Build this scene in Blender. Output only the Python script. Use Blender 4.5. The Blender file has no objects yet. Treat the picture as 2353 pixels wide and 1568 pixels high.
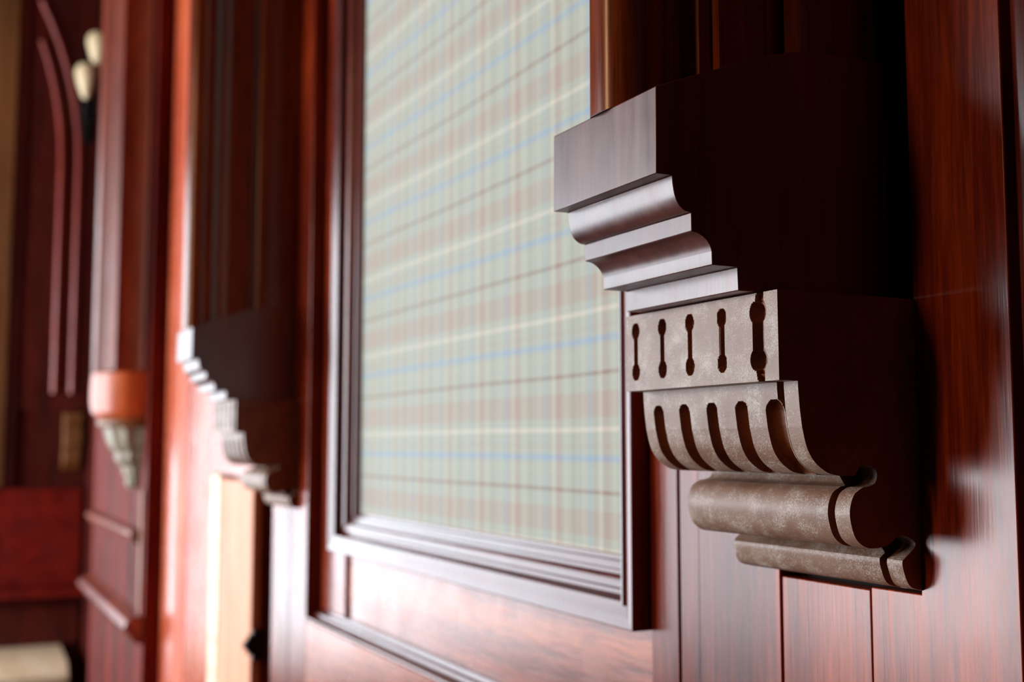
import bpy, bmesh, math, random
from math import sin, cos, pi, radians, sqrt, atan2
from mathutils import Vector
random.seed(4)
S = bpy.context.scene
COL = S.collection

# ------------------------------------------------------------------ camera, world, light, exposure
# Place: a panelled wall runs away from the camera. X = metres along the wall, y = metres towards it,
# h = height above the lens. World: (-X, y, CH + h).
CH = 1.5
PITCH, YAW, FPX = 5.0375, 26.077, 2700.0
cam_d = bpy.data.cameras.new('camera')
cam = bpy.data.objects.new('camera', cam_d); COL.objects.link(cam); S.camera = cam
cam.location = (0, 0, CH)
_d = Vector((-cos(radians(PITCH))*cos(radians(YAW)), cos(radians(PITCH))*sin(radians(YAW)), sin(radians(PITCH))))
cam.rotation_euler = _d.to_track_quat('-Z', 'Y').to_euler()
cam_d.sensor_width = 36.0; cam_d.lens = FPX/2353*36.0
cam_d.clip_start = 0.02
cam_d.dof.use_dof = True; cam_d.dof.focus_distance = 0.735; cam_d.dof.aperture_fstop = 5.2

wd = bpy.data.worlds.new('world'); S.world = wd; wd.use_nodes = True
wd.node_tree.nodes['Background'].inputs[0].default_value = (0.75, 0.86, 1.0, 1)
wd.node_tree.nodes['Background'].inputs[1].default_value = 1.0

def area(name, loc, direction, sx, sy, power, colr):
    l = bpy.data.lights.new(name, 'AREA'); l.shape = 'RECTANGLE'; l.size = sx; l.size_y = sy
    l.energy = power; l.color = colr
    o = bpy.data.objects.new(name, l); COL.objects.link(o); o.location = loc
    o.rotation_euler = Vector(direction).to_track_quat('-Z', 'Z').to_euler() if abs(direction[2]) > .9 else Vector(direction).to_track_quat('-Z', 'Y').to_euler()
    return o
# daylight just outside the two windows (end wall; wall opposite the panelling)
area('daylight_end_window', (-6.28, -1.85, 1.625), (1, 0, 0), 3.2, 2.65, 175, (0.86, 0.93, 1.0))
area('daylight_left_window', (-4.43, -3.78, 1.625), (0, 1, 0), 3.04, 2.65, 400, (0.90, 0.95, 1.0))
# warmer, weaker daylight through a narrow amber window opposite the nearest corbel
area('daylight_amber_window', (-1.325, -3.78, 2.65), (0, 1, 0), 0.35, 1.8, 42, (1.0, .56, .26))

S.view_settings.view_transform = 'Standard'; S.view_settings.look = 'None'
S.view_settings.gamma = 1; S.view_settings.use_curve_mapping = False
S.view_settings.exposure = 0.0

# ------------------------------------------------------------------ helpers
def W(X, y, h): return Vector((-X, y, CH + h))

def setp(o, label=None, cat=None, group=None, kind=None):
    if label: o['label'] = label
    if cat: o['category'] = cat
    if group: o['group'] = group
    if kind: o['kind'] = kind
    return o

def mk(name, bm, mats, parent=None, bevel=0, smooth=True, segs=2, recalc=True):
    if recalc: bmesh.ops.recalc_face_normals(bm, faces=bm.faces)
    me = bpy.data.meshes.new(name); bm.to_mesh(me); bm.free()
    if not isinstance(mats, (list, tuple)): mats = [mats]
    for m in mats: me.materials.append(m)
    o = bpy.data.objects.new(name, me); COL.objects.link(o)
    if smooth:
        for p in me.polygons: p.use_smooth = True
        me.set_sharp_from_angle(angle=radians(32))
    if bevel:
        b = o.modifiers.new('bevel', 'BEVEL'); b.width = bevel; b.segments = segs; b.limit_method = 'ANGLE'
        b.angle_limit = radians(32); b.harden_normals = False
    if parent: o.parent = parent; o.matrix_parent_inverse = parent.matrix_world.inverted()
    return o

def empty(name, X, y, h):
    o = bpy.data.objects.new(name, None); COL.objects.link(o); o.location = W(X, y, h)
    o.empty_display_size = .05
    bpy.context.view_layer.update()
    return o

def box(bm, X0, X1, y0, y1, h0, h1):
    v = [bm.verts.new(W(a, b, c)) for a in (X0, X1) for b in (y0, y1) for c in (h0, h1)]
    for f in ((0,1,3,2),(4,6,7,5),(0,4,5,1),(2,3,7,6),(0,2,6,4),(1,5,7,3)): bm.faces.new([v[i] for i in f])

def boxo(name, X0, X1, y0, y1, h0, h1, m, parent=None, bevel=.0015):
    bm = bmesh.new(); box(bm, X0, X1, y0, y1, h0, h1); return mk(name, bm, m, parent, bevel)

def prismX(bm, prof, X0, X1):
    """closed (y,h) polygon run along the wall from X0 to X1"""
    a = [bm.verts.new(W(X0, y, h)) for y, h in prof]; b = [bm.verts.new(W(X1, y, h)) for y, h in prof]
    n = len(prof); bm.faces.new(a); bm.faces.new(b[::-1])
    for i in range(n): bm.faces.new((a[i], b[i], b[(i+1) % n], a[(i+1) % n]))

def prismH(bm, prof, h0, h1, x=0):
    """closed (X,y) polygon run upwards"""
    a = [bm.verts.new(W(X, y, h0)) for X, y in prof]; b = [bm.verts.new(W(X, y, h1)) for X, y in prof]
    n = len(prof); bm.faces.new(a); bm.faces.new(b[::-1])
    for i in range(n): bm.faces.new((a[i], b[i], b[(i+1) % n], a[(i+1) % n]))

def prismY(bm, prof, y0, y1):
    a = [bm.verts.new(W(X, y0, h)) for X, h in prof]; b = [bm.verts.new(W(X, y1, h)) for X, h in prof]
    n = len(prof); bm.faces.new(a); bm.faces.new(b[::-1])
    for i in range(n): bm.faces.new((a[i], b[i], b[(i+1) % n], a[(i+1) % n]))

def arc(cx, cy, r, a0, a1, n):
    return [(cx + r*cos(radians(a0 + (a1-a0)*i/n)), cy + r*sin(radians(a0 + (a1-a0)*i/n))) for i in range(n+1)]

def catmull(pts, n=6):
    out = []
    for i in range(len(pts)-1):
        p0 = pts[max(i-1, 0)]; p1 = pts[i]; p2 = pts[i+1]; p3 = pts[min(i+2, len(pts)-1)]
        for k in range(n):
            t = k/n
            out.append(tuple(.5*((2*p1[j]) + (-p0[j]+p2[j])*t + (2*p0[j]-5*p1[j]+4*p2[j]-p3[j])*t*t + (-p0[j]+3*p1[j]-3*p2[j]+p3[j])*t**3) for j in range(2)))
    out.append(pts[-1]); return out

# ------------------------------------------------------------------ materials
def nt(name):
    m = bpy.data.materials.new(name); m.use_nodes = True; t = m.node_tree
    b = t.nodes['Principled BSDF']; return m, t, b
def N(t, ty, **kw):
    n = t.nodes.new(ty)
    for k, v in kw.items(): setattr(n, k, v)
    return n
def srgb(r, g, b):
    f = lambda c: (c/255/12.92) if c/255 <= .04045 else ((c/255+.055)/1.055)**2.4
    return (f(r), f(g), f(b), 1)
def ramp(t, fac, stops, interp='LINEAR'):
    r = N(t, 'ShaderNodeValToRGB'); e = r.color_ramp; e.interpolation = interp
    while len(e.elements) > 1: e.elements.remove(e.elements[-1])
    e.elements[0].position = stops[0][0]; e.elements[0].color = stops[0][1]
    for p, c in stops[1:]:
        x = e.elements.new(p); x.color = c
    t.links.new(fac, r.inputs[0]); return r.outputs[0]
def noise(t, co, scale, detail=4, rough=.6, vec=(1, 1, 1), dist=0):
    mp = N(t, 'ShaderNodeMapping'); mp.inputs['Scale'].default_value = vec; t.links.new(co, mp.inputs[0])
    n = N(t, 'ShaderNodeTexNoise'); n.inputs['Scale'].default_value = scale; n.inputs['Detail'].default_value = detail
    n.inputs['Roughness'].default_value = rough; n.inputs['Distortion'].default_value = dist
    t.links.new(mp.outputs[0], n.inputs['Vector']); return n.outputs['Fac']
def mixc(t, fac, a, b, mode='MIX'):
    m = N(t, 'ShaderNodeMix', data_type='RGBA', blend_type=mode)
    for inp, v in ((m.inputs[0], fac), (m.inputs[6], a), (m.inputs[7], b)):
        if hasattr(v, 'links'): t.links.new(v, inp)
        else: inp.default_value = v
    return m.outputs[2]
def math_(t, op, a, b=None, c=None):
    m = N(t, 'ShaderNodeMath', operation=op)
    for i, v in enumerate((a, b, c)):
        if v is None: continue
        if hasattr(v, 'links'): t.links.new(v, m.inputs[i])
        else: m.inputs[i].default_value = v
    return m.outputs[0]
def bump(t, b, h, strength=.3, dist=.001):
    n = N(t, 'ShaderNodeBump'); n.inputs['Strength'].default_value = strength; n.inputs['Distance'].default_value = dist
    t.links.new(h, n.inputs['Height']); t.links.new(n.outputs[0], b.inputs['Normal'])

def wood(name, dark, mid, light, axis='z', rough=(.26, .42), scale=1.0, spec=.5, coat=.0, streak=.5, contrast=1.0, bmp=.25):
    m, t, b = nt(name)
    co = N(t, 'ShaderNodeTexCoord').outputs['Object']
    st = {'z': (1, 1, .06), 'x': (.06, 1, 1), 'y': (1, .06, 1)}[axis]
    big = noise(t, co, 9*scale, 3, .55, (st[0], st[1], st[2]*2), .8)
    fine = noise(t, co, 150*scale, 4, .65, st, .3)
    pores = noise(t, co, 520*scale, 2, .5, (st[0], st[1], st[2]*.6))
    f = math_(t, 'ADD', math_(t, 'MULTIPLY', big, .62), math_(t, 'MULTIPLY', fine, .38))
    f = math_(t, 'ADD', math_(t, 'MULTIPLY', math_(t, 'SUBTRACT', f, .5), contrast*1.6), .5)
    c = ramp(t, f, [(.22, dark), (.5, mid), (.82, light)])
    pr = ramp(t, pores, [(.38, (.35, .35, .35, 1)), (.5, (1, 1, 1, 1))])
    c = mixc(t, streak, c, pr, 'MULTIPLY')
    t.links.new(c, b.inputs['Base Color'])
    sm = noise(t, co, 14, 4, .6, (1, 1, .7))
    r = N(t, 'ShaderNodeMapRange'); r.inputs[1].default_value = .3; r.inputs[2].default_value = .7
    r.inputs[3].default_value = rough[0]; r.inputs[4].default_value = rough[1]
    t.links.new(math_(t, 'ADD', math_(t, 'MULTIPLY', sm, .7), math_(t, 'MULTIPLY', fine, .3)), r.inputs[0])
    t.links.new(r.outputs[0], b.inputs['Roughness'])
    b.inputs['Specular IOR Level'].default_value = spec
    b.inputs['Coat Weight'].default_value = coat; b.inputs['Coat Roughness'].default_value = .2
    bump(t, b, math_(t, 'ADD', math_(t, 'MULTIPLY', fine, .6), math_(t, 'MULTIPLY', pores, .4)), bmp, .0006)
    return m

MAH = wood('mahogany_boards', srgb(66, 16, 6), srgb(122, 38, 14), srgb(196, 78, 28), 'z', (.19, .31), contrast=1.05, streak=.3, spec=.42)
MAHX = wood('mahogany_rail', srgb(104, 40, 22), srgb(158, 76, 50), srgb(206, 116, 74), 'x', (.20, .34), spec=.58)
FRAME = wood('mahogany_moulding', srgb(60, 18, 14), srgb(96, 34, 26), srgb(130, 52, 34), 'z', (.16, .26), bmp=.12)
FRAMEX = wood('mahogany_moulding_flat', srgb(60, 18, 14), srgb(96, 34, 26), srgb(130, 52, 34), 'x', (.16, .26), bmp=.12)
CAP = wood('mahogany_capital', srgb(70, 30, 26), srgb(104, 54, 46), srgb(140, 78, 64), 'z', (.22, .46), bmp=.25, scale=.7, streak=.3, spec=.72)
SHAFT = wood('mahogany_shaft', srgb(84, 30, 10), srgb(122, 50, 20), srgb(158, 78, 32), 'z', (.16, .26), bmp=.12)
REDCOL = wood('red_column', srgb(80, 26, 12), srgb(120, 46, 22), srgb(156, 74, 32), 'z', (.36, .5), spec=.3)
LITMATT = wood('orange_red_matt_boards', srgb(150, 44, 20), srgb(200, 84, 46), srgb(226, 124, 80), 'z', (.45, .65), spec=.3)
REDMATT = wood('dark_red_matt_boards', srgb(56, 12, 8), srgb(90, 22, 14), srgb(140, 46, 26), 'z', (.55, .75), spec=.08)
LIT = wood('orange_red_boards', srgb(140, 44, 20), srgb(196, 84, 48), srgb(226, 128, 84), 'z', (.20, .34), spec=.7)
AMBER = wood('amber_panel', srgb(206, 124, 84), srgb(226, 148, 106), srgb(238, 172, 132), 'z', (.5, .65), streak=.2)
DARK = wood('dark_red_boards', srgb(50, 10, 6), srgb(78, 18, 9), srgb(108, 30, 14), 'z', (.38, .58), spec=.3)
DARKX = wood('dark_red_rail', srgb(84, 12, 6), srgb(116, 18, 8), srgb(140, 26, 12), 'x', (.4, .6), spec=.25, streak=.2)
GOLD = wood('golden_brown_boards', srgb(92, 52, 22), srgb(128, 76, 34), srgb(150, 92, 44), 'z', (.4, .6))
PALE = wood('pale_timber', srgb(216, 180, 138), srgb(240, 212, 174), srgb(250, 230, 200), 'x', (.35, .5), streak=.2)
ROOM = wood('room_wood', srgb(18, 8, 6), srgb(28, 11, 8), srgb(38, 16, 10), 'z', (.5, .7))
DARKGAP, _t, _b = nt('dark_gap'); _b.inputs['Base Color'].default_value = (.006, .004, .003, 1); _b.inputs['Roughness'].default_value = .9
IRON, _t, _b = nt('blackened_iron'); _b.inputs['Base Color'].default_value = (.02, .02, .02, 1); _b.inputs['Metallic'].default_value = .8; _b.inputs['Roughness'].default_value = .45

def stone_mat(name, base, dust, amount, brown):
    m, t, b = nt(name)
    co = N(t, 'ShaderNodeTexCoord').outputs['Object']
    n1 = noise(t, co, 28, 5, .6); n2 = noise(t, co, 900, 3, .7); n3 = noise(t, co, 60, 4, .6)
    c = ramp(t, n1, [(.3, brown), (.55, base), (.75, base)])
    sp = math_(t, 'ADD', math_(t, 'MULTIPLY', n2, .6), math_(t, 'MULTIPLY', n3, .5))
    k = ramp(t, sp, [(.60 - amount*.08, (0, 0, 0, 1)), (.72 - amount*.05, (1, 1, 1, 1))])
    t.links.new(mixc(t, math_(t, 'MULTIPLY', k, amount), c, dust), b.inputs['Base Color'])
    b.inputs['Roughness'].default_value = .46
    b.inputs['Specular IOR Level'].default_value = .38
    bump(t, b, math_(t, 'ADD', math_(t, 'MULTIPLY', n2, .6), math_(t, 'MULTIPLY', n1, .8)), .5, .0005)
    return m
STONE = stone_mat('worn_stone_face', srgb(136, 103, 84), srgb(200, 190, 180), .7, srgb(120, 84, 64))
BARE = stone_mat('bare_brown_recess', srgb(128, 70, 34), srgb(180, 112, 60), .3, srgb(96, 48, 22))
SIDE = stone_mat('brown_stone_side', srgb(128, 78, 56), srgb(176, 124, 92), .4, srgb(104, 56, 38))

# tartan: warp stripes along X, weft stripes along h
def tartan():
    m, t, b = nt('tartan_fabric')
    co = N(t, 'ShaderNodeTexCoord').outputs['Object']
    sx = N(t, 'ShaderNodeSeparateXYZ'); t.links.new(co, sx.inputs[0])
    X = math_(t, 'MULTIPLY', sx.outputs[0], -1.0)
    H = math_(t, 'SUBTRACT', sx.outputs[2], CH)
    wob = math_(t, 'MULTIPLY', math_(t, 'SUBTRACT', noise(t, co, 3, 1, .4), .5), .006)
    H = math_(t, 'ADD', H, wob)
    fx = math_(t, 'FRACT', math_(t, 'DIVIDE', math_(t, 'SUBTRACT', 1.0087 + 3.0*.0978, X), .0978))
    fx = math_(t, 'FRACT', math_(t, 'ADD', fx, 4.0))
    fh = math_(t, 'FRACT', math_(t, 'DIVIDE', math_(t, 'SUBTRACT', 3.5610 + .0175, H), .1187))
    sage2 = srgb(186, 196, 180); rose2 = srgb(182, 164, 152)
    sage = srgb(182, 191, 178); grey = srgb(182, 180, 168); cream = srgb(230, 225, 208); blue = srgb(140, 178, 214)
    rose = srgb(178, 156, 142); brown = srgb(142, 110, 98); pblue = srgb(178, 194, 196); lcream = srgb(214, 210, 186)
    def stripes(f, seq, bg):
        st = []
        for a, b_, c in seq: st += [(a, c), (b_, bg)]
        return ramp(t, f, st, 'CONSTANT')
    # distance nearer the camera from each cream warp line
    warp = stripes(fx, [(.0, .04, cream), (.07, .20, rose), (.27, .31, lcream), (.44, .47, brown), (.53, .60, grey), (.66, .69, lcream), (.79, .83, blue), (.89, .93, rose)], sage)
    weft = stripes(fh, [(.0, .04, cream), (.14, .18, grey), (.235, .29, blue), (.34, .40, sage2), (.53, .565, brown), (.70, .92, rose2)], sage)
    c = mixc(t, .5, warp, weft)
    thr = noise(t, co, 1500, 2, .6, (1, 1, .3)); thr2 = noise(t, co, 1500, 2, .6, (.3, 1, 1))
    k = math_(t, 'ADD', math_(t, 'MULTIPLY', math_(t, 'ADD', thr, thr2), .15), .74)
    c = mixc(t, 1.0, c, ramp(t, k, [(0, (0, 0, 0, 1)), (1, (1, 1, 1, 1))]), 'MULTIPLY')
    t.links.new(c, b.inputs['Base Color'])
    b.inputs['Roughness'].default_value = .75; b.inputs['Specular IOR Level'].default_value = .3
    b.inputs['Sheen Weight'].default_value = .25
    bump(t, b, thr, .2, .0004)
    return m
TARTAN = tartan()

# ------------------------------------------------------------------ room shell
FL, CE = -CH, 1.8
boxo('floor', -2.5, 6.3, -3.8, 1.0, FL-.1, FL, ROOM, bevel=0)['kind'] = 'structure'
boxo('ceiling', -2.5, 6.3, -3.8, 1.0, 2.3, 2.4, ROOM, bevel=0)['kind'] = 'structure'
boxo('wall_right', -2.5, 6.3, .66, 1.0, FL, 2.3, DARK, bevel=0)['kind'] = 'structure'
boxo('wall_near', -2.5, -2.3, -3.8, .66, FL, 2.3, ROOM, bevel=0)['kind'] = 'structure'
def wall_with_opening(name, along, a0, a1, o0, o1, b0, b1, hs0, hs1, m):
    bm = bmesh.new()
    def bb(p0, p1, h0, h1):
        if along == 'y': box(bm, b0, b1, p0, p1, h0, h1)
        else: box(bm, p0, p1, b0, b1, h0, h1)
    bb(a0, o0, FL, 2.3); bb(o1, a1, FL, 2.3); bb(o0, o1, FL, hs0); bb(o0, o1, hs1, 2.3)
    mk(name, bm, m, smooth=False)['kind'] = 'structure'
WH0, WH1 = -1.2, 1.45
wall_with_opening('wall_end', 'y', -3.5, .66, -3.45, -.25, 6.0, 6.2, WH0, WH1, DARK)
bm = bmesh.new()
for q in ((-2.3, 1.10, FL, 2.3), (1.55, 2.91, FL, 2.3), (5.95, 6.0, FL, 2.3), (2.91, 5.95, FL, WH0), (2.91, 5.95, WH1, 2.3), (1.10, 1.55, FL, .2), (1.10, 1.55, 2.1, 2.3)):
    box(bm, q[0], q[1], -3.7, -3.5, q[2], q[3])
mk('wall_left', bm, ROOM, smooth=False)['kind'] = 'structure'
def window(name, along, o0, o1, b0, b1, n):
    bm = bmesh.new()
    def bb(p0, p1, h0, h1):
        if along == 'y': box(bm, b0, b1, p0, p1, h0, h1)
        else: box(bm, p0, p1, b0, b1, h0, h1)
    e = .05
    bb(o0, o0+e, WH0, WH1); bb(o1-e, o1, WH0, WH1); bb(o0+e, o1-e, WH0, WH0+e); bb(o0+e, o1-e, WH1-e, WH1)
    for i in range(1, n):
        p = o0 + (o1-o0)*i/n; bb(p-.02, p+.02, WH0+e, WH1-e)
    mk(name, bm, ROOM, smooth=False)['kind'] = 'structure'
window('window_1', 'y', -3.45, -.25, 6.05, 6.1, 3)
window('window_2', 'x', 2.91, 5.95, -3.62, -3.57, 3)
bm = bmesh.new(); box(bm, 1.10, 1.14, -3.62, -3.57, .2, 2.1); box(bm, 1.51, 1.55, -3.62, -3.57, .2, 2.1); box(bm, 1.14, 1.51, -3.62, -3.57, .2, .25); box(bm, 1.14, 1.51, -3.62, -3.57, 2.05, 2.1)
mk('window_3', bm, ROOM, smooth=False)['kind'] = 'structure'

# ------------------------------------------------------------------ near pilaster (boards)
P = .575
p1 = setp(empty('board_pilaster', .69, P, FL), 'broad red-brown pilaster of upright boards behind the large nearest corbel', 'pilaster')
bm = bmesh.new(); box(bm, .4972, .8945, P+.018, .66, FL, 2.3); mk('backing', bm, DARKGAP, p1, smooth=False)
g = .0009
boxo('board', .8509+g, .8945, P, P+.0178, FL, 2.3, MAH, p1, .001)
boxo('board', .8216+g/3, .8509-g, P+.001, P+.0178, FL, 2.3, MAH, p1, .001)
boxo('board', .7156+g, .8216-g/3, P, P+.0178, FL, 2.3, MAH, p1, .0008)
boxo('board', .6209+g, .7156-g, P+.0008, P+.0178, FL, -.0985, MAH, p1, .0008)
bm = bmesh.new()
prismY(bm, [(.4972, FL), (.6209-g, FL), (.6209-g, -.0965), (.5745, -.0965), (.5745, 2.3), (.4972, 2.3)], P, P+.0178)
mk('board', bm, MAH, p1, .0008)
# strip beyond the pilaster, right edge of the picture
p0 = setp(empty('edge_moulding', .45, .58, FL), 'dark rounded moulding strip at the far right edge beyond the broad pilaster', 'moulding')
bm = bmesh.new()
prismH(bm, [(.492, .62), (.492, .582)] + [(.484 + .008*cos(radians(a)), .582 - .008*sin(radians(a))) for a in (20, 45, 70, 90)] + [(.470, .577), (.466, .590), (.466, .62)], FL, 2.3)
mk('bead', bm, FRAME, p0)
boxo('board', -.6, .4655, .590, .62, FL, 2.3, DARK, p0, .001)

# ------------------------------------------------------------------ recessed bay with the tartan panel
G = .605
boxo('wall_panel_field', .8945, 1.968, G, .66, -.30, 2.3, MAHX, None, 0)
o = bpy.data.objects['wall_panel_field']; o.name = 'wall_bay'; o['kind'] = 'structure'
lr = setp(empty('lower_rail', 1.4, P, FL), 'glossy reddish lower rail with a rounded top edge below the tartan panel', 'rail')
bm = bmesh.new(); prismX(bm, [(.5755, -.2965), (.5755, FL), (.655, FL), (.655, -.2965)], .8955, 1.9675); mk('board', bm, MAHX, lr)
ledge = [(G, -.2765), (.5985, -.2768), (.5970, -.2825), (.5890, -.2830), (.5880, -.2868), (.5905, -.2874), (.5905, -.2888), (.5775, -.2893), (.5748, -.2908), (.5742, -.2935), (.5752, -.2960), (G, -.2960)]
bm = bmesh.new(); prismX(bm, ledge, .8955, 1.9675); mk('top_moulding', bm, FRAMEX, lr)

tp = setp(empty('fabric_panel', 1.34, .59, -.104), 'pale green and cream tartan fabric panel in a dark moulded wood frame', 'wall panel')
bm = bmesh.new(); box(bm, .957, 1.733, .590, .6045, -.104, 1.60); mk('tartan_fabric', bm, TARTAN, tp, smooth=False)
fp = [(0, .6045), (0, .5850), (.0045, .5840), (.0050, .5805), (.0085, .5795), (.0120, .5792), (.0125, .5765), (.0160, .5760), (.0165, .5725), (.0190, .5702),
      (.0230, .5690), (.0265, .5688), (.0270, .5700), (.0290, .5720), (.0330, .5710), (.0355, .5650), (.0360, .5600), (.0372, .5592), (.0400, .5590), (.0405, .5612),
      (.0425, .5610), (.0480, .5590), (.0530, .5573), (.0590, .5568), (.0600, .5574), (.0600, .582), (.058, .586), (.060, .590), (.060, .6045)]
X0f, X1f, h0f, h1f = .957, 1.733, -.104, 1.60
def member(ends):
    bm = bmesh.new(); a = []; b = []
    for oo, y in fp:
        A, B = ends(oo)
        a.append(bm.verts.new(W(A[0], y, A[1]))); b.append(bm.verts.new(W(B[0], y, B[1])))
    n = len(fp); bm.faces.new(a); bm.faces.new(b[::-1])
    for i in range(n): bm.faces.new((a[i], b[i], b[(i+1) % n], a[(i+1) % n]))
    return bm
mk('frame_moulding', member(lambda o: ((X0f-o, h0f-o), (X1f+o, h0f-o))), FRAMEX, tp)
mk('frame_moulding', member(lambda o: ((X0f-o, h1f+o), (X1f+o, h1f+o))), FRAMEX, tp)
mk('frame_moulding', member(lambda o: ((X0f-o, h0f-o), (X0f-o, h1f+o))), FRAME, tp)
mk('frame_moulding', member(lambda o: ((X1f+o, h0f-o), (X1f+o, h1f+o))), FRAME, tp)

# upright margin strip left of the frame
boxo('margin_strip', 1.832, 1.9675, .599, .6048, -.2765, 2.3, MAH, None, .002)
o = bpy.data.objects['margin_strip']; setp(o, 'narrow upright wood strip between the tartan frame and the second pilaster', 'strip')

# ------------------------------------------------------------------ second pilaster
p2 = setp(empty('board_pilaster', 2.08, P, FL), 'narrow red-brown pilaster behind the blurred second corbel left of the tartan', 'pilaster')
boxo('board', 1.968, 2.075, P, .655, FL, 2.3, MAH, p2, .002)
boxo('board', 2.0765, 2.1955, P, .655, FL, 2.3, MAH, p2, .002)

# ------------------------------------------------------------------ bay beyond: boarding with an amber panel, behind a dark gap
F2 = .575
b2 = setp(empty('panelled_boarding', 2.85, F2, FL), 'bright orange and pink boarded panelling beyond the second corbel, with an amber panel', 'panelling')
bm = bmesh.new(); box(bm, 2.357, 3.350, F2+.02, .6575, FL, 2.3); mk('backing', bm, FRAME, b2, smooth=False)
boxo('rail', 2.3553, 2.7447, F2, F2+.02, -.066, 2.3, LIT, b2, .002)
setp(boxo('inset_panel', 2.3553, 2.6533, F2+.001, F2+.0195, FL, -.075, AMBER, b2, .002), 'flat pale amber panel')
bm = bmesh.new(); prismH(bm, [(2.6533, F2+.02), (2.6533, F2-.001)] + [(2.6990 - .042*cos(radians(a)), F2 - .001 - .004*sin(radians(a))) for a in (20, 60, 90, 120, 160)] + [(2.7447, F2), (2.7447, F2+.02)], FL, -.068)
setp(mk('bead', bm, PALE, b2), 'cream bead beside the amber panel')
boxo('stile', 2.7450, 3.0280, F2, F2+.02, FL, 2.3, LIT, b2, .003)
boxo('stile', 3.0310, 3.1860, F2-.002, F2+.02, FL, 2.3, LITMATT, b2, .004)
bm = bmesh.new(); prismH(bm, [(3.187, F2+.02), (3.187, F2-.001), (3.24, F2-.006), (3.33, F2-.006), (3.350, F2-.001), (3.350, F2+.02)], FL, 2.3)
mk('stile', bm, LIT, b2)
# small black iron catch on the edge of the boarding
bm = bmesh.new(); box(bm, 2.343, 2.3552, F2+.002, F2+.03, -.425, -.365)
bmesh.ops.create_uvsphere(bm, u_segments=16, v_segments=10, radius=.012, matrix=__import__('mathutils').Matrix.Translation(W(2.348, F2-.004, -.394)))
box(bm, 2.345, 2.352, F2-.006, F2+.004, -.414, -.374)
mk('door_catch', bm, IRON, None, .001)
setp(bpy.data.objects['door_catch'], 'small black iron catch on the edge of the bright boarding, low down', 'catch')

# ------------------------------------------------------------------ corbels
XS, XL, XW, XWL = .5731, .7513, .5955, .729
pts = []
band = [(.5749, .0953), (.4622, .0953), (.4624, .0394), (.4768, .0392), (.4769, .0348), (.4778, .0224), (.4793, .0109)]
scroll = catmull([(.4793, .0109), (.4827, -.0016), (.4883, -.0104), (.497, -.0167), (.5045, -.0189), (.5130, -.0196), (.5204, -.0194)], 6)
cove1 = catmull([(.5204, -.0194), (.5252, -.0142), (.531, -.0129), (.5371, -.0154), (.5387, -.0198), (.5367, -.0245), (.532, -.0263), (.527, -.0270)], 5)
roll = catmull([(.527, -.0270), (.5197, -.0313), (.5159, -.0401), (.5163, -.0488), (.5202, -.0589), (.5285, -.0646), (.5389, -.0652), (.5477, -.0631), (.5522, -.0600)], 6)
cove2 = catmull([(.5522, -.0600), (.5582, -.0580), (.5674, -.0611), (.5695, -.0650), (.564, -.0698), (.5583, -.0740)], 5)
foot = catmull([(.5583, -.0740), (.5582, -.0778), (.5615, -.0870), (.5661, -.0916), (.5758, -.0938)], 5)
PROF = band[:-1] + scroll + cove1[1:] + roll[1:] + cove2[1:] + foot[1:]
PROF[-1] = (.5749, -.0938)
def seglen(a, b): return sqrt((a[0]-b[0])**2 + (a[1]-b[1])**2)
def resample(prof, step_of):
    out = [prof[0]]
    for a, b in zip(prof, prof[1:]):
        n = max(1, int(math.ceil(seglen(a, b)/step_of((a[1]+b[1])/2, (a[0]+b[0])/2))))
        for k in range(1, n+1): out.append((a[0]+(b[0]-a[0])*k/n, a[1]+(b[1]-a[1])*k/n))
    return out
def dens(h, y):
    if h > .036 and y < .465: return .00075
    if -.020 < h < .034 and y < .522: return .0008
    return .003
RP = resample(PROF, dens)
def normals(pr):
    out = []
    for i in range(len(pr)):
        a = pr[max(i-1, 0)]; b = pr[min(i+1, len(pr)-1)]
        dy, dh = b[0]-a[0], b[1]-a[1]; l = sqrt(dy*dy+dh*dh) or 1
        out.append((-dh/l, dy/l))      # points into the stone (profile runs downwards)
    return out
NR = normals(RP)
def sm(x): x = max(0, min(1, x)); return x*x*(3-2*x)
BONES = [.7366, .7013, .6674, .6307]
FLUTES = [(.7305, .0062), (.6975, .0062), (.6645, .0062), (.6315, .0066), (.5972, .0092)]
def bone_depth(X, h, cx, r=.0046, hw=.0020, D=.0055, hc=(.0832, .0532), soft=.0009, bowl=False):
    d = min(sqrt((X-cx)**2 + ((h-hc[0])*.8)**2) - r, sqrt((X-cx)**2 + ((h-hc[1])*.8)**2) - r)
    if hc[1] < h < hc[0]: d = min(d, abs(X-cx) - hw)
    if bowl: return D*min(1, max(0, -d)/(hw*.9))**.45
    return D*sm((soft*.5 - d)/soft)
GX = .5928
def relief(X, y, h, plate=False):
    if plate:
        if h > .0405 and y < .4630 and h < .0945: return bone_depth(X, h, .5895, .0052, .0010, .0044, soft=.0010)
        return 0
    gd = .0048*sm((GX - X)/.0008 + .5)
    if h > .0405 and y < .4630 and h < .0945:
        if X < .6070:
            gr = .0046*sm((.5945 - .0010*cos((h-.0682)*2*pi/.031) - X)/.0008 + .5)
            return max(gr, bone_depth(X, h, .5955, .0052, .0026, .0095, bowl=True))
        return max(bone_depth(X, h, c) for c in BONES)
    if h < .030 and y < .512 and h > -.0192:
        best = 0; rim = False
        for c, hw in FLUTES:
            dx = abs(X-c)
            if dx >= hw*1.3: continue
            tt = h - (.0285 - hw)
            rr = sqrt(dx*dx + max(0, tt)**2)
            fade = sm((.5090 - y)/.012)
            hh = hw*(1 - .25*(1-fade))
            if rr < hh: best = max(best, .0085*fade*(1-(rr/hh)**2)**.38)
            if hh <= rr < hh + .0011: rim = True
        if best > 0: return best
        if rim: return 0
    return gd
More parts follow.
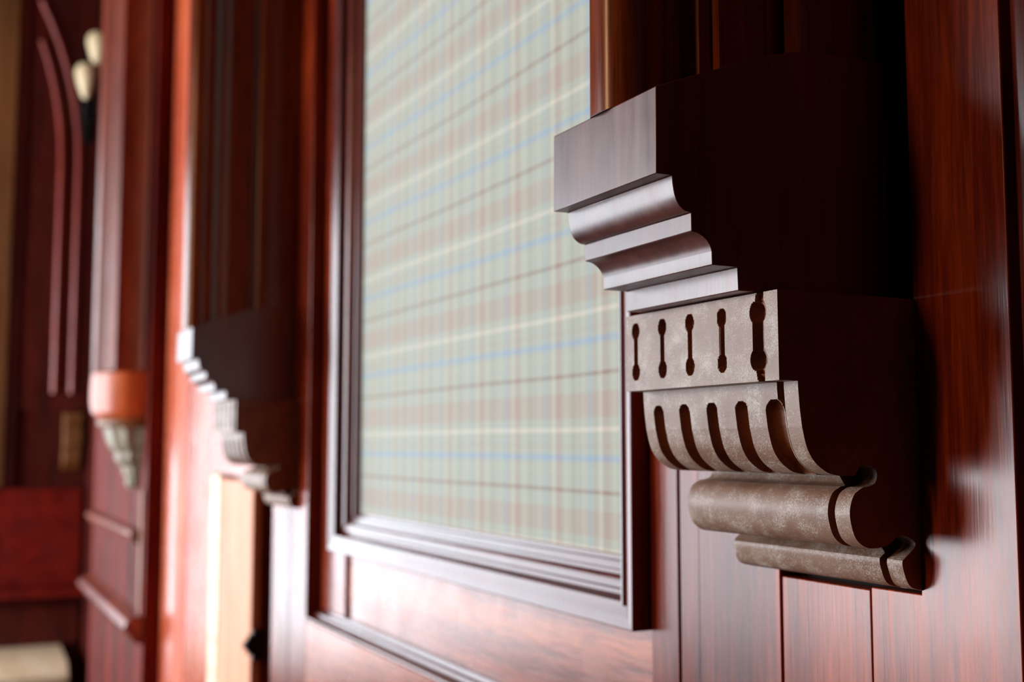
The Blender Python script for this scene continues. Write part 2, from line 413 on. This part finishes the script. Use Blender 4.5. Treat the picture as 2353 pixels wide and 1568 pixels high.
def grid_extrude(X0, X1, step, mats, use_relief=True, left_round=False):
    bm = bmesh.new()
    xs = [X0]
    while xs[-1] < X1 - step*.5: xs.append(xs[-1] + (step if xs[-1] > .6085 else .00045))
    xs[-1] = X1; n = len(xs) - 1
    cols = []; dep = []
    for X in xs:
        c = []; dd = []
        for (y, h), (ny, nh) in zip(RP, NR):
            d = relief(X, y, h, X1 < .6) if h > -.0937 and y < .5745 else 0
            if h > .0405 and y < .463: yy, hh = y + d, h
            else: yy, hh = y + ny*d, h + nh*d
            if left_round and X > XL - .003: 
                q = (X-(XL-.003))/.003; yy += (.0016*(1-sqrt(max(0, 1-q*q))) if y < .56 else 0)
            c.append(bm.verts.new(W(X, yy, hh))); dd.append(d)
        cols.append(c); dep.append(dd)
    for i in range(n):
        for j in range(len(RP)-1):
            f = bm.faces.new((cols[i][j], cols[i+1][j], cols[i+1][j+1], cols[i][j+1]))
            if max(dep[i][j], dep[i+1][j], dep[i+1][j+1], dep[i][j+1]) > .0012: f.material_index = 1
    f = bm.faces.new(cols[0]); f.material_index = 2
    f = bm.faces.new(cols[-1][::-1]); f.material_index = 2
    bm.faces.new([c[0] for c in cols][::-1] + [cols[-1][-1], cols[0][-1]][:0] if False else [c[0] for c in cols] + [c[-1] for c in cols][::-1])
    return bm
def make_corbel():
    t = empty('carved_corbel', .66, .575, -.0938)
    mk('corbel_body', grid_extrude(.5866, XL, .0009, None, True, True), [STONE, BARE, SIDE], t)
    mk('end_plate', grid_extrude(XS, .5866, .0009, None, True), [STONE, BARE, SIDE], t)
    return t
def make_capital():
    pr = [(.5749, .262), (.540, .262), (.505, .259), (.477, .2528), (.435, .237), (.3900, .2200), (.3896, .1653), (.4012, .1654), (.4015, .1605)]
    pr += catmull([(.4015, .1605), (.4030, .1530), (.4060, .1472), (.4105, .1440), (.4150, .1433)], 5)[1:]
    pr += [(.4150, .1315)] + catmull([(.4160, .1312), (.4205, .1304), (.4250, .1279), (.4285, .1240), (.4301, .1198)], 5)
    pr += [(.4302, .1114), (.4495, .1114), (.4500, .0964), (.5749, .0964)]
    bm = bmesh.new(); prismX(bm, pr, XW, XWL)
    return mk('moulded_capital', bm, CAP, None, .0006)
def make_shaft(cx):
    half = [(.0, .3855)] + [(.026*sin(radians(a)), .4115 - .026*cos(radians(a))) for a in range(12, 128, 12)] + \
        [(.0185, .4300), (.0185, .4420), (.0300, .4450), (.0335, .4460), (.0335, .4560), (.0420, .4562)] + \
        [(.0455, .4720), (.0490, .4870)] + \
        [(.0492, .4885), (.0450, .4930), (.0450, .5030), (.0520, .5030), (.0580, .5090), (.0600, .5150), (.0600, .5745)]
    full = [(cx - dx, y) for dx, y in half] + [(cx + dx, y) for dx, y in half[:0:-1]]
    bm = bmesh.new()
    # bottom follows the weathered top of the capital
    def top(y): 
        P_ = [(.385, .2185), (.3900, .2200), (.435, .237), (.477, .2528), (.505, .259), (.540, .262), (.580, .262)]
        for a, b in zip(P_, P_[1:]):
            if y <= b[0]: return a[1] + (b[1]-a[1])*(y-a[0])/(b[0]-a[0])
        return .262
    a = [bm.verts.new(W(X, y, top(y)+.0002)) for X, y in full]; b = [bm.verts.new(W(X, y, 2.29)) for X, y in full]
    n = len(full); bm.faces.new(a); bm.faces.new(b[::-1])
    for i in range(n): bm.faces.new((a[i], b[i], b[(i+1) % n], a[(i+1) % n]))
    return mk('clustered_shaft', bm, SHAFT, None)
corb = setp(make_corbel(), 'large worn beige stone corbel with dumbbell slots, flutes and rolls, nearest in sharp focus', 'corbel')
capi = setp(make_capital(), 'silvery red-brown stepped wooden capital block resting on the nearest corbel', 'capital')
shaf = setp(make_shaft(.6622), 'golden-brown rounded shaft rising from the nearest wooden capital, right of the tartan', 'shaft')
def dup(o, off):
    c = o.copy(); COL.objects.link(c); c.location = o.location + off
    for ch in list(o.children):
        k = ch.copy(); COL.objects.link(k); k.parent = c; k.matrix_parent_inverse = ch.matrix_parent_inverse.copy()
    return c
OFF = Vector((-(2.0256-XS), 0, -.0185))
setp(dup(corb, OFF), 'blurred grey and brown stone corbel left of the tartan panel', 'corbel')
setp(dup(capi, OFF), 'blurred white-edged stepped wooden capital on the second corbel left of the tartan', 'capital')
setp(dup(shaf, OFF), 'blurred dark reeded shaft with a bright white front edge, left of the tartan', 'shaft')

# ------------------------------------------------------------------ third pilaster with round corbel
F3 = .5257
p3 = setp(empty('red_pilaster', 3.95, F3, FL), 'blurred dark red pilaster behind the round corbel, third from the right', 'pilaster')
boxo('board', 3.3505, 3.712, F3, .655, FL, 2.3, REDMATT, p3, .003)
boxo('board', 3.715, 4.077, F3, .655, FL, 2.3, REDMATT, p3, .003)
boxo('board', 4.080, 4.527, F3, .655, FL, 2.3, REDMATT, p3, .003)
RC = (3.508, F3)
def half_lathe(prof, cx, cy, n=32, flute=0, amp=0):
    bm = bmesh.new(); rings = []
    for r, h in prof:
        ring = []
        for i in range(n+1):
            a = pi*i/n
            rr = r*(1 - amp*(abs(sin(flute*a)))) if flute else r
            ring.append(bm.verts.new(W(cx + rr*cos(a), cy - rr*sin(a), h)))
        rings.append(ring)
    for A, B in zip(rings, rings[1:]):
        for i in range(n): bm.faces.new((A[i], A[i+1], B[i+1], B[i]))
    for A, B in zip(rings, rings[1:]): bm.faces.new((A[0], B[0], B[-1], A[-1]))
    bm.faces.new(rings[0]); bm.faces.new(rings[-1][::-1])
    return bm
rc = setp(empty('round_corbel', RC[0], RC[1], -.1266), 'blurred half-round corbel with orange drum and grey stone tail, far left', 'corbel')
ROUNDM = wood('orange_drum', srgb(150, 62, 26), srgb(196, 88, 42), srgb(226, 120, 60), 'z', (.28, .4), streak=.2)
mk('drum', half_lathe([(0.1202, 0.2060), (0.1330, 0.1995), (0.1352, 0.1609), (0.1352, 0.1180), (0.1287, 0.0880), (0.1137, 0.0730)], *RC), ROUNDM, rc)
mk('neck_ring', half_lathe([(0.1116, 0.0730), (0.1159, 0.0665), (0.1137, 0.0536), (0.1051, 0.0472)], *RC), GOLD, rc)
GREYST = stone_mat('grey_stone', srgb(150, 140, 118), srgb(200, 196, 184), .5, srgb(110, 96, 74))
mk('stone_tail', half_lathe([(0.1008, 0.0472), (0.0944, 0.0322), (0.0901, 0.0107), (0.0751, -0.0150), (0.0644, -0.0215), (0.0665, -0.0386), (0.0536, -0.0601), (0.0429, -0.0665), (0.0429, -0.0837), (0.0322, -0.0923), (0.0365, -0.1051), (0.0300, -0.1202), (0.0107, -0.1266)], *RC, n=48, flute=6, amp=.06), GREYST, rc)
bm = bmesh.new()
ring = []
for i in range(97):
    a = pi*i/96; r = .1244*(1 - .10*abs(sin(5*a))**.7) if True else 0
    ring.append((RC[0] + r*cos(a), F3 - .013 - r*sin(a)))
prismH(bm, [(RC[0]+.1244, F3)] + ring + [(RC[0]-.1244, F3)], .2065, 2.29)
setp(mk('reeded_column', bm, REDCOL, None), 'blurred red reeded half column rising from the round corbel, far left', 'column')
# dado rails on the third pilaster
def rail(name, X0, X1, h, s, m, label):
    bm = bmesh.new()
    prismX(bm, [(F3, h+.014*s), (F3-.012*s, h+.014*s), (F3-.022*s, h+.008*s), (F3-.026*s, h-.002*s), (F3-.018*s, h-.010*s), (F3-.012*s, h-.022*s), (F3, h-.026*s)], X0, X1)
    setp(mk(name, bm, m, None), label, 'rail')
RAILM = wood('pinkish_rail', srgb(84, 26, 18), srgb(120, 44, 30), srgb(176, 96, 62), 'x', (.25, .4), scale=2, contrast=1.6)
rail('dado_rail', 3.358, 4.50, -.492, 1.9, RAILM, 'blurred glinting wooden dado rail low on the far left pilaster')
rail('dado_rail', 3.433, 4.50, -.252, 1.1, RAILM, 'thin blurred wooden rail halfway between the round corbel and the dado rail')
boxo('upright_strip', 3.385, 3.417, F3-.006, F3-.0002, -.4775, -.128, GOLD, None, .002)
setp(bpy.data.objects['upright_strip'], 'thin blurred brown upright strip right under the round corbel', 'strip')

# ------------------------------------------------------------------ end wall
XE = 5.9995
def sweep(name, path, w, d, m, parent):
    """moulding of width w, depth d following (y,h) path on the end wall"""
    bm = bmesh.new(); rows = []
    for i, (y, h) in enumerate(path):
        a = path[max(i-1, 0)]; b = path[min(i+1, len(path)-1)]
        ty, th = b[0]-a[0], b[1]-a[1]; l = sqrt(ty*ty+th*th); ny, nh = th/l, -ty/l
        row = []
        for k, (u_, z_) in enumerate(((-.5, 0), (-.4, .6), (-.15, 1), (.15, 1), (.4, .6), (.5, 0))):
            row.append(bm.verts.new(W(XE - z_*d, y + ny*u_*w, h + nh*u_*w)))
        rows.append(row)
    for A, B in zip(rows, rows[1:]):
        for k in range(6): bm.faces.new((A[k], A[(k+1) % 6], B[(k+1) % 6], B[k]))
    bm.faces.new(rows[0]); bm.faces.new(rows[-1][::-1])
    return mk(name, bm, m, parent)
ap = setp(empty('arched_panel', XE, .45, .245), 'blurred dark red arched wall panel with curved mouldings at the far left', 'wall panel')
boxo('panel_board', 5.985, XE, .335, .655, .16, 2.29, DARK, ap, .002)
REDM = wood('red_moulding', srgb(100, 20, 12), srgb(140, 34, 18), srgb(170, 50, 24), 'z', (.3, .45))
XE = 5.984
for y0 in (.501, .580):
    path = [(y0, .245), (y0, .6), (y0, 1.0), (y0, 1.35)] + [(y0 - (1.75 - sqrt(1.75**2 - q*q)), 1.35 + q) for q in (.1, .2, .3, .4, .5, .6, .7, .8, .9)]
    path = [q for q in path if q[0] > .365]
    sweep('arch_moulding', path, .034, .016, REDM, ap)
XE = 5.9995
boxo('golden_post', 5.96, XE, -.20, .290, -.20, 2.29, GOLD, None, .004)
setp(bpy.data.objects['golden_post'], 'blurred golden-brown upright board at the left edge', 'board')
boxo('red_upright', 5.972, XE, .2905, .3345, -.20, 2.29, DARK, None, .003)
setp(bpy.data.objects['red_upright'], 'blurred narrow dark red upright between golden board and arched panel', 'board')
ov = setp(empty('overmantel', 5.9, .2, -.70), 'blurred deep red overmantel panel with a shadowed shelf, lower left', 'overmantel')
boxo('red_panel', 5.95, XE, -.20, .64, -.66, -.205, DARKX, ov, .003)
boxo('shelf', 5.84, XE, -.22, .65, -.70, -.662, DARKX, ov, .004)
boxo('frieze', 5.96, XE, -.20, .64, -.93, -.748, DARK, ov, .002)
# carved bracket on the end wall
bm = bmesh.new()
br = [(5.984, .15), (5.90, .15), (5.89, .11), (5.92, .09), (5.90, .05), (5.90, .0), (5.93, -.04), (5.92, -.07), (5.95, -.10), (5.984, -.12)]
a = [bm.verts.new(W(X, .545, h)) for X, h in br]; b = [bm.verts.new(W(X, .625, h)) for X, h in br]
bm.faces.new(a); bm.faces.new(b[::-1])
for i in range(len(br)): bm.faces.new((a[i], b[i], b[(i+1) % len(br)], a[(i+1) % len(br)]))
setp(mk('wall_bracket', bm, GOLD, None, .004), 'blurred golden carved bracket low on the dark wall at far left', 'bracket')
# pale fireplace surround
fs = setp(empty('fireplace_surround', 5.7, .1, FL), 'bright pale timber frame in the bottom left corner', 'surround')
bm = bmesh.new(); prismY(bm, [(5.55, -1.005), (5.62, -.955), (5.96, -.93), (5.96, -1.035), (5.56, -1.035)], -.5, .565); mk('lintel', bm, PALE, fs, .004)
boxo('jamb', 5.60, 5.96, .430, .56, FL, -1.036, PALE, fs, .004)
boxo('jamb', 5.64, 5.96, -.5, -.38, FL, -1.036, PALE, fs, .004)
setp(boxo('firebox', 5.90, 5.965, -.38, .455, FL, -1.036, DARKGAP, fs, 0), 'black opening')

# sconce with two tulip shades
GLASS, _t, _b = nt('frosted_amber_glass'); _b.inputs['Base Color'].default_value = srgb(240, 214, 170)
_b.inputs['Roughness'].default_value = .35; _b.inputs['Subsurface Weight'].default_value = .3; _b.inputs['Subsurface Radius'].default_value = (.05, .04, .03)
sc = setp(empty('wall_sconce', 5.98, .64, 1.60), 'blurred wall sconce with two cream tulip glass shades, top left', 'sconce')
def lathe(prof, c, n=20):
    bm = bmesh.new(); rings = [[bm.verts.new(W(c[0] + r*cos(2*pi*i/n), c[1] + r*sin(2*pi*i/n), c[2] + h)) for i in range(n)] for r, h in prof]
    for A, B in zip(rings, rings[1:]):
        for i in range(n): bm.faces.new((A[i], A[(i+1) % n], B[(i+1) % n], B[i]))
    bm.faces.new(rings[0]); bm.faces.new(rings[-1][::-1]); return bm
for (X, y, h) in ((5.78, .580, 1.63), (5.78, .628, 1.79)):
    mk('glass_shade', lathe([(.012, 0), (.022, .02), (.040, .07), (.052, .12), (.050, .145), (.036, .165), (.014, .172)], (X, y, h)), GLASS, sc)
    mk('lamp_holder', lathe([(.010, -.10), (.020, -.09), (.020, -.05), (.012, -.04), (.016, -.01), (.013, 0)], (X, y, h)), IRON, sc)
bm = bmesh.new(); box(bm, 5.77, 5.984, .600, .612, 1.53, 1.545); box(bm, 5.77, 5.79, .580, .64, 1.53, 1.545); box(bm, 5.77, 5.79, .628, .640, 1.545, 1.70); mk('arm', bm, IRON, sc, .002)
bm = bmesh.new(); box(bm, 5.970, 5.9845, .585, .64, 1.47, 2.0); mk('backplate', bm, IRON, sc, .003)
